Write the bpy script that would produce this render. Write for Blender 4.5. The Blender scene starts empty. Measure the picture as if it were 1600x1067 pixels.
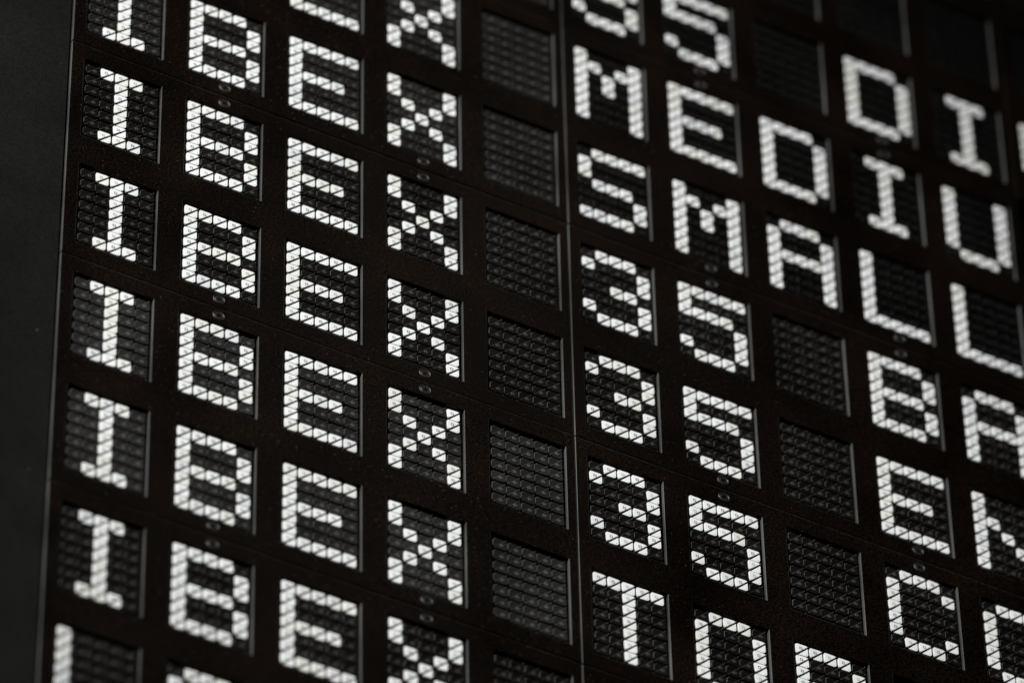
import bpy, bmesh, math, random
from mathutils import Matrix, Vector
random.seed(7)
S = bpy.context.scene
C = S.collection

# ---------------------------------------------------------------- units
# one cell of the board (pitch from character to character) is 75 mm; board coordinates
# (x right, y down, depth into the board) in cells -> world metres
U = 0.075
H = 5.0
def W(x, y, d=0.0):
    return Vector((U * x, U * d, H - U * y))

# ---------------------------------------------------------------- camera
cam_d = bpy.data.cameras.new('camera')
cam = bpy.data.objects.new('camera', cam_d)
C.objects.link(cam)
R = ((0.89308199, 0.01478529, -0.44965092),
     (0.32355492, 0.67333994, 0.6647748),
     (0.31259681, -0.73918517, 0.59656392))
def bw(v):
    return Vector((v[0], v[2], -v[1]))
right, down, fwd = bw(R[0]), bw(R[1]), bw(R[2])
M = Matrix((( right.x, -down.x, -fwd.x), (right.y, -down.y, -fwd.y), (right.z, -down.z, -fwd.z))).to_4x4()
M.translation = W(-14.86658438, 45.48949104, -35.03176633)
cam.matrix_world = M
cam_d.sensor_width = 36.0
cam_d.sensor_fit = 'HORIZONTAL'
cam_d.lens = 10255.5344 / 1600 * 36
cam_d.clip_start = 0.1
cam_d.clip_end = 200
cam_d.dof.use_dof = True
cam_d.dof.focus_distance = 57.95 * U
cam_d.dof.aperture_fstop = 4.2
cam_d.dof.aperture_blades = 0
S.camera = cam

# ---------------------------------------------------------------- light and exposure
S.view_settings.view_transform = 'Standard'
S.view_settings.look = 'None'
S.view_settings.exposure = 0.0
S.view_settings.gamma = 1.0
world = bpy.data.worlds.new('World')
S.world = world
world.use_nodes = True
bg = world.node_tree.nodes['Background']
bg.inputs['Color'].default_value = (1.0, 0.93, 0.85, 1)
bg.inputs['Strength'].default_value = 0.004

def spot(name, loc, target, watts, size_deg, radius, color):
    ld = bpy.data.lights.new(name, 'SPOT')
    ld.energy = watts
    ld.spot_size = math.radians(size_deg)
    ld.spot_blend = 1.0
    ld.shadow_soft_size = radius
    ld.color = color
    o = bpy.data.objects.new(name, ld)
    C.objects.link(o)
    o.location = loc
    o.rotation_euler = (Vector(target) - Vector(loc)).to_track_quat('-Z', 'Y').to_euler()
    return o
spot('hall_spotlight', (-2.9, -3.0, 6.8), W(4.0, 2.8), 1570, 26, 0.16, (1.0, 1.0, 0.99))
# added warm light, out of view, that gives the black faces their soft sheen
ad = bpy.data.lights.new('added_sheen_light', 'AREA')
ad.shape = 'DISK'; ad.size = 0.25; ad.energy = 0.12; ad.color = (1.0, 0.86, 0.72)
al = bpy.data.objects.new('added_sheen_light', ad); C.objects.link(al)
al.location = W(2.2, 2.6) + Vector((0.31, -0.60, 0.74)).normalized() * 1.15
al.rotation_euler = (W(2.2, 2.6) - al.location).to_track_quat('-Z', 'Y').to_euler()

# ---------------------------------------------------------------- materials
def new_mat(name):
    m = bpy.data.materials.new(name)
    m.use_nodes = True
    nt = m.node_tree
    return m, nt, nt.nodes['Principled BSDF']

def rgb(v):
    return (v[0], v[1], v[2], 1)

def painted(name, base, spread, rough, speck=0.06, speck_col=(0.09, 0.07, 0.055), bump=0.25, spec=0.35, speck_scale=420, grain=2600, grainy=0.0, bdist=0.0004):
    """powder-coated or moulded surface: grain, cloudy patches, dust specks"""
    m, nt, p = new_mat(name)
    N, L = nt.nodes, nt.links
    tc = N.new('ShaderNodeTexCoord')
    geo = N.new('ShaderNodeNewGeometry')
    n1 = N.new('ShaderNodeTexNoise'); n1.inputs['Scale'].default_value = 14; n1.inputs['Detail'].default_value = 5
    L.new(geo.outputs['Position'], n1.inputs['Vector'])
    r1 = N.new('ShaderNodeMapRange'); r1.inputs['From Min'].default_value = 0.3; r1.inputs['From Max'].default_value = 0.7
    L.new(n1.outputs['Fac'], r1.inputs['Value'])
    mix = N.new('ShaderNodeMix'); mix.data_type = 'RGBA'
    mix.inputs[6].default_value = rgb([c * (1 - spread) for c in base])
    mix.inputs[7].default_value = rgb([c * (1 + spread) for c in base])
    L.new(r1.outputs['Result'], mix.inputs[0])
    # dust: small irregular specks, sparse
    vo = N.new('ShaderNodeTexVoronoi'); vo.inputs['Scale'].default_value = speck_scale
    L.new(geo.outputs['Position'], vo.inputs['Vector'])
    sep = N.new('ShaderNodeSeparateColor'); L.new(vo.outputs['Color'], sep.inputs['Color'])
    rad = N.new('ShaderNodeMath'); rad.operation = 'MULTIPLY'; rad.inputs[1].default_value = 0.24
    L.new(sep.outputs['Green'], rad.inputs[0])
    lt = N.new('ShaderNodeMath'); lt.operation = 'LESS_THAN'
    L.new(vo.outputs['Distance'], lt.inputs[0]); L.new(rad.outputs[0], lt.inputs[1])
    gate = N.new('ShaderNodeMath'); gate.operation = 'LESS_THAN'; gate.inputs[1].default_value = speck
    L.new(sep.outputs['Red'], gate.inputs[0])
    both = N.new('ShaderNodeMath'); both.operation = 'MULTIPLY'
    L.new(lt.outputs[0], both.inputs[0]); L.new(gate.outputs[0], both.inputs[1])
    amt = N.new('ShaderNodeMath'); amt.operation = 'MULTIPLY'
    L.new(both.outputs[0], amt.inputs[0]); L.new(sep.outputs['Blue'], amt.inputs[1])
    mix2 = N.new('ShaderNodeMix'); mix2.data_type = 'RGBA'
    mix2.inputs[7].default_value = rgb(speck_col)
    L.new(amt.outputs[0], mix2.inputs[0]); L.new(mix.outputs[2], mix2.inputs[6])
    if grainy:
        # pigment of the coarse powder coat varies from grain to grain
        n3 = N.new('ShaderNodeTexNoise'); n3.inputs['Scale'].default_value = 620; n3.inputs['Detail'].default_value = 4
        L.new(geo.outputs['Position'], n3.inputs['Vector'])
        r3 = N.new('ShaderNodeMapRange'); r3.inputs['From Min'].default_value = 0.40; r3.inputs['From Max'].default_value = 0.62
        r3.inputs['To Min'].default_value = 1 - grainy; r3.inputs['To Max'].default_value = 1 + grainy
        L.new(n3.outputs['Fac'], r3.inputs['Value'])
        vm = N.new('ShaderNodeVectorMath'); vm.operation = 'SCALE'
        L.new(mix2.outputs[2], vm.inputs[0]); L.new(r3.outputs['Result'], vm.inputs['Scale'])
        L.new(vm.outputs['Vector'], p.inputs['Base Color'])
    else:
        L.new(mix2.outputs[2], p.inputs['Base Color'])
    # roughness
    r2 = N.new('ShaderNodeMapRange'); r2.inputs['From Min'].default_value = 0.3; r2.inputs['From Max'].default_value = 0.7
    r2.inputs['To Min'].default_value = rough - 0.06; r2.inputs['To Max'].default_value = rough + 0.06
    L.new(n1.outputs['Fac'], r2.inputs['Value']); L.new(r2.outputs['Result'], p.inputs['Roughness'])
    p.inputs['Specular IOR Level'].default_value = spec
    # fine grain
    n2 = N.new('ShaderNodeTexNoise'); n2.inputs['Scale'].default_value = grain; n2.inputs['Detail'].default_value = 2
    L.new(geo.outputs['Position'], n2.inputs['Vector'])
    b = N.new('ShaderNodeBump'); b.inputs['Strength'].default_value = bump; b.inputs['Distance'].default_value = bdist
    L.new(n2.outputs['Fac'], b.inputs['Height']); L.new(b.outputs['Normal'], p.inputs['Normal'])
    return m

M_face = painted('black_powder_coat', (0.0033, 0.0018, 0.0010), 0.55, 0.33, speck=0.22, speck_col=(0.060, 0.045, 0.036), bump=0.45, spec=0.13, speck_scale=620, grain=1300, grainy=0.95)
M_edge = painted('worn_lit_sheet_edge', (0.062, 0.062, 0.059), 0.6, 0.45, speck=0.05)
M_cover = painted('charcoal_side_paint', (0.0030, 0.0033, 0.0028), 0.5, 0.62, speck=0.005, speck_col=(0.12, 0.13, 0.13), bump=0.6, spec=0.14, speck_scale=330, grain=1500, grainy=0.5)
M_back = painted('matt_black_board', (0.0022, 0.0019, 0.0017), 0.2, 0.7, speck=0.02, spec=0.15)
M_carrier = painted('black_carrier_plastic', (0.0022, 0.0020, 0.0018), 0.2, 0.6, speck=0.03, spec=0.2)
M_parts = [(painted('hinge_highlight_%d' % k, [h, h * .93, h * .85], 0.6, 0.35, speck=0.10), painted('mark_black_%d' % k, [m, m * .93, m * .85], 0.3, 0.4, speck=0.10),
            painted('rim_black_%d' % k, [r, r, r * .94], 0.3, 0.5, speck=0.05)) for k, (h, m, r) in enumerate([(.030, .034, .024), (.038, .046, .030), (.046, .060, .040), (.005, .006, .005)])]  # tones follow each panel's painted sheen; the last set is painted shaded
M_post = painted('grey_hinge_plastic', (0.020, 0.021, 0.020), 0.3, 0.4, speck=0.05)
M_white = painted('white_dot_plastic', (0.80, 0.815, 0.81), 0.015, 0.5, speck=0.05, speck_col=(0.35, 0.33, 0.30), bump=0.10, spec=0.3, speck_scale=900)
M_whites = [M_white, painted('yellowed_dot_plastic', (0.765, 0.765, 0.73), 0.03, 0.5, speck=0.08, speck_col=(0.30, 0.28, 0.25), bump=0.10, spec=0.3, speck_scale=900),
            painted('greyed_dot_plastic', (0.70, 0.72, 0.72), 0.05, 0.5, speck=0.14, speck_col=(0.25, 0.24, 0.22), bump=0.12, spec=0.3, speck_scale=1000)]
M_marks = [painted('faint_moulded_mark', (0.36, 0.36, 0.34), 0.2, 0.6, speck=0.02), painted('dark_moulded_mark', (0.06, 0.06, 0.055), 0.2, 0.6, speck=0.02)]  # mark ring in a pale and a dark grey
M_mark = painted('grey_moulded_mark', (0.16, 0.16, 0.15), 0.2, 0.6, speck=0.02)
M_hinge = painted('black_hinge_bar', (0.002, 0.002, 0.002), 0.2, 0.45, speck=0.02)
M_screw = painted('blackened_screw_steel', (0.013, 0.0125, 0.0115), 0.2, 0.38, speck=0.10, spec=0.6)
M_hole = painted('screw_socket_black', (0.001, 0.001, 0.001), 0.1, 0.8, speck=0.0, spec=0.1)
# the black side of the dots: each panel's sheen or shade is put into the colour
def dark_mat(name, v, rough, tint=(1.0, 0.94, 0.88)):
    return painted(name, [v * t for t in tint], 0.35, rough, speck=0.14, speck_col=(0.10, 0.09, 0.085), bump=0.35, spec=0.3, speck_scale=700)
M_dark = [dark_mat('black_dot_plastic', 0.0038, 0.34, (1.0, .86, .74)), dark_mat('sheen_dot_plastic', 0.0080, 0.40, (1, .97, .9)),
          dark_mat('strong_sheen_dot_plastic', 0.0125, 0.42, (1, .98, .95)), dark_mat('shaded_dot_plastic', 0.0016, 0.32)]

# ---------------------------------------------------------------- mesh helpers
def mesh_obj(name, verts, faces, mats, idx=None, parent=None, loc=None, smooth=False):
    me = bpy.data.meshes.new(name)
    me.from_pydata([tuple(v) for v in verts], [], faces)
    for m in mats: me.materials.append(m)
    if idx:
        for p, i in zip(me.polygons, idx): p.material_index = i
    bm = bmesh.new(); bm.from_mesh(me)
    bmesh.ops.recalc_face_normals(bm, faces=bm.faces)
    bm.to_mesh(me); bm.free()
    if smooth:
        for p in me.polygons: p.use_smooth = True
    o = bpy.data.objects.new(name, me)
    C.objects.link(o)
    if parent is not None: o.parent = parent
    if loc is not None: o.location = loc
    return o

class MB:
    def __init__(s): s.v, s.f, s.i = [], [], []
    def prism(s, pts, d0, d1, mat=0, ch=0.0, side=None, slope=None):
        """pts: outline in cells (x right, y down); front at depth d0, back at d1; ch: chamfer of the front edge"""
        n = len(pts); b = len(s.v)
        if ch > 0:
            cx = sum(p[0] for p in pts) / n; cy = sum(p[1] for p in pts) / n
            ins = []
            for k in range(n):
                a, p, c = pts[k - 1], pts[k], pts[(k + 1) % n]
                e1 = Vector((p[0] - a[0], p[1] - a[1])).normalized(); e2 = Vector((c[0] - p[0], c[1] - p[1])).normalized()
                n1 = Vector((-e1.y, e1.x)); n2 = Vector((-e2.y, e2.x))
                if n1.dot(Vector((cx - p[0], cy - p[1]))) < 0 and n2.dot(Vector((cx - p[0], cy - p[1]))) < 0: n1, n2 = -n1, -n2
                m = (n1 + n2); m = m / max(0.5, m.length_squared / 2) if m.length > 1e-6 else n1
                ins.append((p[0] + m.x * ch, p[1] + m.y * ch))
            rings = [(ins, d0), (pts, d0 + ch * 0.8), (pts, d1)]
        else:
            rings = [(pts, d0), (pts, d1)]
        for q, (ring, d) in enumerate(rings):
            for (x, y) in ring: s.v.append(Vector((U * x, U * (d + (slope(x, y) if slope and q < len(rings) - 1 else 0)), -U * y)))
        s.f.append(tuple(b + k for k in range(n))); s.i.append(mat)
        for r in range(len(rings) - 1):
            for k in range(n):
                k2 = (k + 1) % n
                s.f.append((b + r * n + k, b + r * n + k2, b + (r + 1) * n + k2, b + (r + 1) * n + k)); s.i.append(side if side is not None and r == len(rings) - 2 else mat)
        e = b + (len(rings) - 1) * n
        s.f.append(tuple(e + k for k in reversed(range(n)))); s.i.append(mat)
    def box(s, x0, x1, y0, y1, d0, d1, mat=0, ch=0.0):
        s.prism([(x0, y0), (x1, y0), (x1, y1), (x0, y1)], d0, d1, mat, ch)
    def ring(s, cx, cy, profile, seg=24, mats=None):
        """turned profile: list of (radius, depth) from outside in; closes at radius 0"""
        b = len(s.v)
        for (r, d) in profile:
            for k in range(seg):
                a = 2 * math.pi * k / seg
                s.v.append(Vector((U * (cx + r * math.cos(a)), U * d, -U * (cy + r * math.sin(a)))))
        for j in range(len(profile) - 1):
            for k in range(seg):
                k2 = (k + 1) % seg
                s.f.append((b + j * seg + k, b + j * seg + k2, b + (j + 1) * seg + k2, b + (j + 1) * seg + k))
                s.i.append(mats[j] if mats else 0)
    def build(s, name, mats, parent=None, loc=None, smooth=False):
        return mesh_obj(name, s.v, s.f, mats, s.i, parent, loc, smooth)

def tag(o, label=None, cat=None, group=None, kind=None):
    if label: o['label'] = label
    if cat: o['category'] = cat
    if group: o['group'] = group
    if kind: o['kind'] = kind
    return o
def empty(name, loc):
    o = bpy.data.objects.new(name, None); o.empty_display_size = 0.01
    C.objects.link(o); o.location = loc
    return o

# ---------------------------------------------------------------- board grid
WIN_W, WIN_H = 0.757, 1.050          # character window
DX = -0.02585                        # columns close up a little at each upright seam
DZ = 0.00879
def wx(c): return c + DX * (c // 5)                   # right edge of window column c
def wy(r): return 1.42 * r + DZ * ((r - 1) // 2)      # lower edge of window row r
def seam_x(k): return {0: -0.883, 1: 4.1017, 2: 9.085, 3: 14.07}[k]
def seam_y(r): return wy(r) + 0.1875                  # seam under row r (even r)
GAPX, GAPY = 0.0115, 0.016
SHEET = 0.034

# ---------------------------------------------------------------- setting behind
mb = MB(); mb.box(-7.5, 14.4, -9.5, 9.8, 0.16, 0.22)
bk = mb.build('backing_wall', [M_back], loc=W(0, 0)); tag(bk, kind='structure')

# charcoal side cover left of the board: set back a little behind the panel faces
mb = MB()
x_edge = seam_x(0) - 0.012
mb.box(-7.4, x_edge, -9.4, 9.7, 0.034, 0.155, 0, 0.006)
sc = mb.build('side_cover', [M_cover], loc=W(0, 0))
tag(sc, 'plain charcoal sheet covering the side of the display, left of the first letter column', 'side cover')

# ---------------------------------------------------------------- faceplate panels
def faceplate(pc, r0):
    """panel column pc holds 5 window columns, rows r0 and r0+1; origin at the panel's upper left corner"""
    X0, X1 = seam_x(pc), seam_x(pc + 1) - GAPX
    Y0, Y1 = seam_y(r0 - 1) + GAPY / 2, seam_y(r0 + 1) - GAPY / 2
    if pc == 0: X0 = seam_x(0)
    xs = [X0]
    for c in range(pc * 5, pc * 5 + 5): xs += [wx(c) - WIN_W, wx(c)]
    xs.append(X1)
    ys = [Y0]
    for r in (r0, r0 + 1): ys += [wy(r) - WIN_H, wy(r)]
    ys.append(Y1)
    bm = bmesh.new()
    g = {}
    for i, x in enumerate(xs):
        for j, y in enumerate(ys):
            g[i, j] = bm.verts.new((U * (x - X0), 0, -U * (y - Y0)))
    fs = []
    for i in range(len(xs) - 1):
        for j in range(len(ys) - 1):
            if i % 2 == 1 and j % 2 == 1: continue
            fs.append(bm.faces.new((g[i, j], g[i, j + 1], g[i + 1, j + 1], g[i + 1, j])))
    bm.normal_update()
    ext = bmesh.ops.extrude_face_region(bm, geom=fs)
    # the extruded copy becomes the front (shifted outwards), the originals the back
    nv = [v for v in ext['geom'] if isinstance(v, bmesh.types.BMVert)]
    for v in bm.verts: v.co.y = U * SHEET
    for v in nv: v.co.y = 0
    bmesh.ops.recalc_face_normals(bm, faces=bm.faces)
    ed = [e for e in bm.edges if all(abs(v.co.y) < 1e-9 for v in e.verts) and len(e.link_faces) == 2 and
          abs(e.link_faces[0].normal.dot(e.link_faces[1].normal)) < 0.5]
    bmesh.ops.bevel(bm, geom=ed, offset=U * 0.0042, segments=3, profile=0.5, affect='EDGES')
    me = bpy.data.meshes.new('faceplate'); bm.to_mesh(me); bm.free()
    me.materials.append(M_face); me.materials.append(M_edge if pc < 2 else M_face)  # third panel column: shade put into the edge colour
    for p in me.polygons:
        p.use_smooth = False
        if abs(p.normal.y) < 0.98 and p.normal.z > -0.2: p.material_index = 1  # worn grey plus painted rim light; down-facing faces stay black as shade
    return me, X0, Y0

def screw_meshes():
    m = MB()   # dished washer
    m.ring(0, 0, [(0.0585, 0.001), (0.0570, -0.0045), (0.0520, -0.0060), (0.0470, -0.0030), (0.0452, 0.006)], 32)
    wo = m.build('washer', [M_screw], smooth=True)
    m = MB()   # countersunk head with a hexagon socket
    b = len(m.v); seg = 24
    m.ring(0, 0, [(0.0425, 0.006), (0.0420, -0.0015), (0.0390, -0.0030), (0.0275, -0.0030)], seg)
    # hexagon hole
    base = len(m.v)
    for d in (-0.0030, 0.012):
        for k in range(seg):
            a = 2 * math.pi * k / seg
            t = (a + math.pi / 6) % (math.pi / 3) - math.pi / 6
            rr = 0.0240 * math.cos(math.pi / 6) / math.cos(t)
            m.v.append(Vector((U * rr * math.cos(a), U * d, -U * rr * math.sin(a))))
    inner = b + 3 * seg
    for k in range(seg):
        k2 = (k + 1) % seg
        m.f.append((inner + k, inner + k2, base + k2, base + k)); m.i.append(0)
        m.f.append((base + k, base + k2, base + seg + k2, base + seg + k)); m.i.append(1)
    m.f.append(tuple(base + seg + k for k in range(seg))); m.i.append(1)
    so = m.build('screw', [M_screw, M_hole])
    for o in (wo, so): C.objects.unlink(o)
    return so, wo
SCREW, WASHER = screw_meshes()

ROWNAME = {-5: 'top', -3: 'IBEX 35 DI', -1: 'IBEX MEDIUM and IBEX SMALL', 1: 'IBEX 35 BA and IBEX 35 EN', 3: 'IBEX 35 CO and IBEX TOP', 5: 'lowest IBEX'}
PLABEL = {
 (0, -3): 'black faceplate cut off by the top edge, above the E and X letters',
 (0, -1): 'black faceplate round the IBEX letters left of the words MEDIUM and SMALL',
 (0, 1): 'black faceplate round the IBEX letters left of 35 BA and 35 EN',
 (0, 3): 'black faceplate round the IBEX letters left of 35 CO and TOP',
 (0, 5): 'black faceplate at the bottom left round the lowest, blurred IBEX',
 (1, -5): 'dark faceplate corner at the very top, above the blank cells right of centre',
 (1, -3): 'black faceplate round 35 DI with blank cells above it, top right and blurred',
 (1, -1): 'black faceplate round the words MEDIUM and SMALL',
 (1, 1): 'black faceplate round 35 BA and 35 EN',
 (1, 3): 'black faceplate round 35 CO and TOP',
 (1, 5): 'black faceplate at the bottom edge under the word TOP, no letters in view',
 (2, -5): 'dark blurred faceplate in the very top right corner, highest of its column',
 (2, -3): 'dark blurred faceplate at the right edge beside the letters DI',
}
def make_panel(pc, r0):
    me, X0, Y0 = faceplate(pc, r0)
    root = empty('display_panel', W(X0, Y0))
    tag(root, PLABEL[(pc, r0)], 'display panel', 'black faceplates of the display board')
    fp = bpy.data.objects.new('faceplate', me); C.objects.link(fp); fp.parent = root
    for c in (1, 3):
        cx = wx(pc * 5 + c) - 0.3820
        for y in (seam_y(r0 + 1) - 0.1075, seam_y(r0 - 1) + 0.1045):
            so = SCREW.copy(); C.objects.link(so); so.parent = root
            so.location = (U * (cx - X0), 0, -U * (y - Y0))
            so.rotation_euler = (0, random.uniform(0, 1.0), 0)
            wo = WASHER.copy(); C.objects.link(wo); wo.parent = so
    # hand-fitted panels never sit perfectly flush
    t = random.uniform(-0.0012, 0.0012)
    root.rotation_euler = (random.uniform(-0.0012, 0.0012), 0, t)
    root.location.y += random.uniform(-0.00008, 0.00008)
for key in PLABEL: make_panel(*key)

# ---------------------------------------------------------------- flip dots
P = 0.142                 # dot pitch in cells
DOT_D = 0.018             # front of the dots behind the panel face
TH = 0.017                # dot thickness
UP = [(-.885, .16), (-.868, .060), (-.82, .002), (-.755, -.018), (-.15, -.026), (-.06, .000), (0.0, .032), (-.010, .052),
      (-.762, .788), (-.80, .785), (-.838, .735), (-.872, .58)]
LO = [(-.712, .930), (-.700, .915), (-.028, .198), (-.010, .192), (-.004, .21), (.0, .72), (-.016, .80), (-.07, .875), (-.155, .925), (-.66, .942)]
def swap(pts): return [(-v + .045, -u + .045) for (u, v) in reversed(pts)]
def circle(cx, cy, r, n=8): return [(cx + r * math.cos(2 * math.pi * k / n), cy + r * math.sin(2 * math.pi * k / n)) for k in range(n)]
def sc_(pts): return [(x * P, y * P) for x, y in pts]

def clip(pts, k, sgn):
    out = []
    for i in range(len(pts)):
        p, q = pts[i - 1], pts[i]
        fp, fq = sgn * (p[0] + p[1] - k), sgn * (q[0] + q[1] - k)
        if (fp < 0) != (fq < 0):
            t = fp / (fp - fq); out.append((p[0] + (q[0] - p[0]) * t, p[1] + (q[1] - p[1]) * t))
        if fq < 0: out.append(q)
    return out
def dot_mesh(white, dark_m=None, white_m=None, mark_m=None, parts=None):
    m = MB()
    up, lo = (UP, LO) if white else (swap(LO), swap(UP))
    a, b = (-.80, .895), (0.035, .045)
    def bar(w, d0, d1, ch=0.0):
        m.prism(sc_([(a[0] - w, a[1] - w), (b[0] - w, b[1] - w), (b[0] + w, b[1] + w), (a[0] + w, a[1] + w)]), d0, d1, 1, ch)
    if white:
        shrink = lambda pts, ox, oy: [(-.4425 + (u + .4425) * .965 + ox, .46 + (v - .46) * .975 + oy) for u, v in pts]
        m.prism(sc_(shrink(UP, -.006, -.008)), 0, TH, 0, 0.0018)
        m.prism(sc_(shrink(LO, .006, .008)), 0, TH, 0, 0.0018)
        bar(.024, 0.008, 0.013)      # hinge bar in the diagonal slot
    else:
        # turned over, the slot is closed: one plate with a thin ridge along the axle
        # (each half leans forward a little towards its free corner)
        full = [(u, .49 + (v - .49) * .955) for u, v in swap(UP[:7] + LO[4:] + UP[9:])]
        fold = lambda x, y: -0.048 * abs(x + y - .092 * P)
        for sgn in (1, -1): m.prism(sc_(clip(full, .092, sgn)), 0.003, TH, 0, 0.0016, 3, fold)
        bar(.022, -0.0020, 0.004, 0.001)  # lighter bar colour stands in for the highlight on the ridge
    if white:
        # moulded square ring and a pip
        cx, cy, h, t = -.515, .315, .104, .046
        def q(x0, x1, y0, y1): m.prism(sc_([(x0, y0), (x1, y0), (x1, y1), (x0, y1)]), -0.0008, 0.002, 2)
        q(cx - h, cx - h + t, cy - h, cy + h); q(cx + h - t, cx + h, cy - h, cy + h)
        q(cx - h + t, cx + h - t, cy - h, cy - h + t); q(cx - h + t, cx + h - t, cy + h - t, cy + h)
        m.prism(sc_(circle(-.155, .78, .034)), -0.0008, 0.002, 2)
        return m.build('white_dot', [white_m, M_hinge, mark_m])
    m.prism(sc_(circle(-.285, .575, .135, 14)), -0.0036, 0.004, 2, 0.0012)
    m.prism(sc_(circle(-.745, .205, .040)), -0.0060, 0.004, 2, 0.0008)
    return m.build('black_dot', [dark_m] + list(parts))
DOT_W = [dot_mesh(True, None, a, b) for a, b in ((M_whites[0], M_mark), (M_whites[0], M_marks[0]), (M_whites[0], M_marks[1]), (M_whites[1], M_mark), (M_whites[1], M_marks[0]), (M_whites[2], M_marks[1]))]
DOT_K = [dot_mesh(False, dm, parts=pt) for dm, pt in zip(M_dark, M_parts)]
for o in DOT_W + DOT_K: C.objects.unlink(o)

def carrier_mesh():
    m = MB()
    m.box(-WIN_W - 0.03, 0.03, -WIN_H - 0.03, 0.03, 0.0, 0.05)
    ax, ay = -0.6035, -1.0233
    o = m.build('carrier_plate', [M_carrier])
    n = MB()
    for i in range(-1, 5):
        for j in range(0, 8):
            x, y = ax + P * i + 0.065 * P, ay + P * j - 0.06 * P
            n.box(x - 0.0045, x + 0.0045, y - 0.0055, y + 0.0055, 0.0, 0.030, 0, 0.0015)
    po = n.build('hinge_posts', [M_post]); po['kind'] = 'stuff'
    for q in (o, po): C.objects.unlink(q)
    return o, po
CARRIER, POSTS = carrier_mesh()

G = {
 'I': ".###. ..#.. ..#.. ..#.. ..#.. ..#.. .###.", 'B': "####. #...# #...# ####. #...# #...# ####.",
 'E': "##### #.... #.... ####. #.... #.... #####", 'X': "#...# #...# .#.#. ..#.. .#.#. #...# #...#",
 'M': "#...# ##.## #.#.# #.#.# #...# #...# #...#", 'D': "####. #...# #...# #...# #...# #...# ####.",
 'U': "#...# #...# #...# #...# #...# #...# .###.", 'S': ".#### #.... #.... .###. ....# ....# ####.",
 'A': ".###. #...# #...# ##### #...# #...# #...#", 'L': "#.... #.... #.... #.... #.... #.... #####",
 '3': ".###. #...# ....# ..##. ....# #...# .###.", '5': "##### #.... ####. ....# ....# #...# .###.",
 'T': "##### ..#.. ..#.. ..#.. ..#.. ..#.. ..#..", 'O': ".###. #...# #...# #...# #...# #...# .###.",
 'P': "####. #...# #...# ####. #.... #.... #....", 'N': "#...# #...# ##..# #.#.# #..## #...# #...#",
 'C': ".###. #...# #.... #.... #.... #...# .###.", 'V': "#...# #...# #...# #...# #...# .#.#. ..#..",
 ' ': "..... ..... ..... ..... ..... ..... .....",
}
TEXT = {-4: "           ", -3: "           ", -2: "IBEX 35 DIV", -1: "IBEX MEDIUM", 0: "IBEX SMALL ", 1: "IBEX 35 BAN",
        2: "IBEX 35 ENE", 3: "IBEX 35 CON", 4: "IBEX TOP DI", 5: "IBEX       ", 6: "LATIBEX    "}
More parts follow.
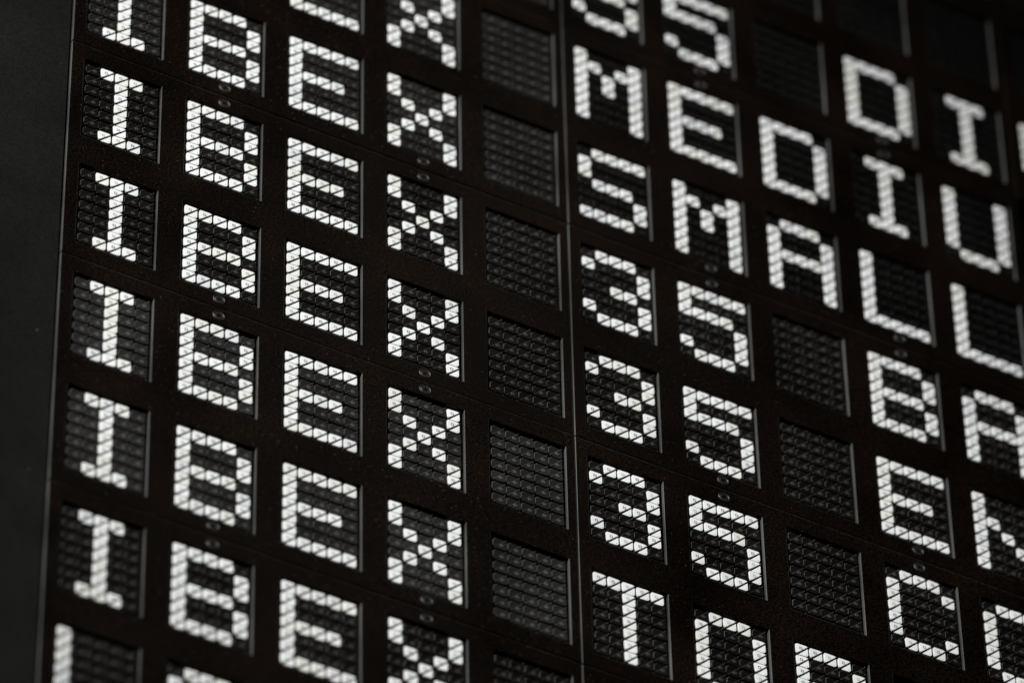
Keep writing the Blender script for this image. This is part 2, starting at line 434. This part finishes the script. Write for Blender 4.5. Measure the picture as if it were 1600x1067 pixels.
# columns that the photograph shows in each row
SHOWN = {-4: (10,), -3: (7, 8, 9, 10), -2: (2, 3, 4, 5, 6, 7, 8, 9, 10), -1: range(0, 10), 0: range(0, 10), 1: range(0, 10), 2: range(0, 10), 3: range(0, 10),
         4: range(0, 8), 5: range(0, 5), 6: (0, 1)}
SHOWN[-2] = (4, 5, 6, 7, 8, 9, 10)
SHOWN[-1] = range(2, 10)
WHERE = {-4: 'in the topmost blank row', -3: 'in the blank row above 35 DI', -2: 'in the row IBEX 35 DI', -1: 'in the row IBEX MEDIUM', 0: 'in the row IBEX SMALL',
         1: 'in the row IBEX 35 BA', 2: 'in the row IBEX 35 EN', 3: 'in the row IBEX 35 CO', 4: 'in the row IBEX TOP', 5: 'in the lowest IBEX row', 6: 'in the row LA at the bottom'}
def char_label(r, c):
    ch = TEXT[r][c]; w = WHERE[r]; blur = ''
    if r in (-4, -3):
        if c == 10: return 'blank dark cell at the right edge, %s' % ('topmost' if r == -4 else 'level with the gap above DI')
        return 'blank dark cell %s' % {7: 'above the blank left of D in the row IBEX 35 DI', 8: 'straight above the D of the row IBEX 35 DI', 9: 'above the I of DI, top right'}[c]
    if ch == ' ':
        if c == 4: return 'blank cell of black dots after the X of IBEX %s' % w
        return 'blank cell of black dots left of the letter %s %s' % (TEXT[r][c + 1], w)
    kind = 'digit' if ch.isdigit() else 'letter'
    DW = {'3': 'three', '5': 'five'}
    extra = ''
    if c < 4 and ch in TEXT[r][5:].replace(' ', ''): extra = ' of IBEX'
    if c < 4 and not extra and r < 6: extra = ' of IBEX'
    if c >= 5:
        word = TEXT[r][5:].strip()
        if word in ('MEDIUM', 'SMALL', 'MEDIUM '): extra = ' of ' + word
        rep = [k for k in range(5, len(TEXT[r])) if TEXT[r][k] == ch and k in SHOWN[r]]
        if len(rep) > 1: extra = {'M': ' that begins MEDIUM', 'L': ', first of the two in SMALL'}.get(ch, '') if c == rep[0] else {'L': ', last of the two in SMALL'}.get(ch, '')
    return 'white flip-dot %s %s%s %s' % (kind, DW.get(ch, ch), extra, w)

DARKKIND = {}   # dot colour by panel, standing in for its sheen or shade
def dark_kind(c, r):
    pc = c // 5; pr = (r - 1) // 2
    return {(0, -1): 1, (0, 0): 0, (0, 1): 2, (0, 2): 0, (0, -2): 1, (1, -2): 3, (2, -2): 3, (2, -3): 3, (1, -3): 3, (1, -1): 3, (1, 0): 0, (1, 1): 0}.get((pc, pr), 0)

AX, AY = -0.6035, -1.0233
def make_char(r, c):
    ch = TEXT[r][c]
    root = empty('flip_dot_character', W(wx(c), wy(r)))
    tag(root, char_label(r, c), 'flip-dot character', 'flip-dot characters of the display board')
    cp = CARRIER.copy(); C.objects.link(cp); cp.parent = root; cp.location = (0, U * 0.068, 0)
    po = POSTS.copy(); C.objects.link(po); po.parent = root; po.location = (0, U * 0.026, 0)
    rows = G[ch].split()
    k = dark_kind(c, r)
    ax = Vector((1, 0, 1)).normalized()
    for j in range(7):
        for i in range(5):
            white = rows[j][i] == '#'
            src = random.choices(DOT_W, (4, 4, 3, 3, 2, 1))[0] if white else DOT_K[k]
            o = src.copy(); C.objects.link(o); o.parent = root
            x, y = AX + P * i, AY + P * j
            # each dot rests on its stop at a slightly different angle, turning on its diagonal axle
            ang = random.gauss(0, 1.6 if white else 2.0)
            if not white and random.random() < 0.12: ang += random.choice((-1, 1)) * 2.0
            rot = Matrix.Rotation(math.radians(ang), 4, ax)
            pivot = Vector((U * -0.39 * P, U * TH / 2, U * -0.455 * P))
            o.matrix_local = Matrix.Translation(Vector((U * x, U * DOT_D, -U * y))) @ Matrix.Translation(pivot) @ rot @ Matrix.Translation(-pivot)
for r in sorted(SHOWN):
    for c in SHOWN[r]: make_char(r, c)
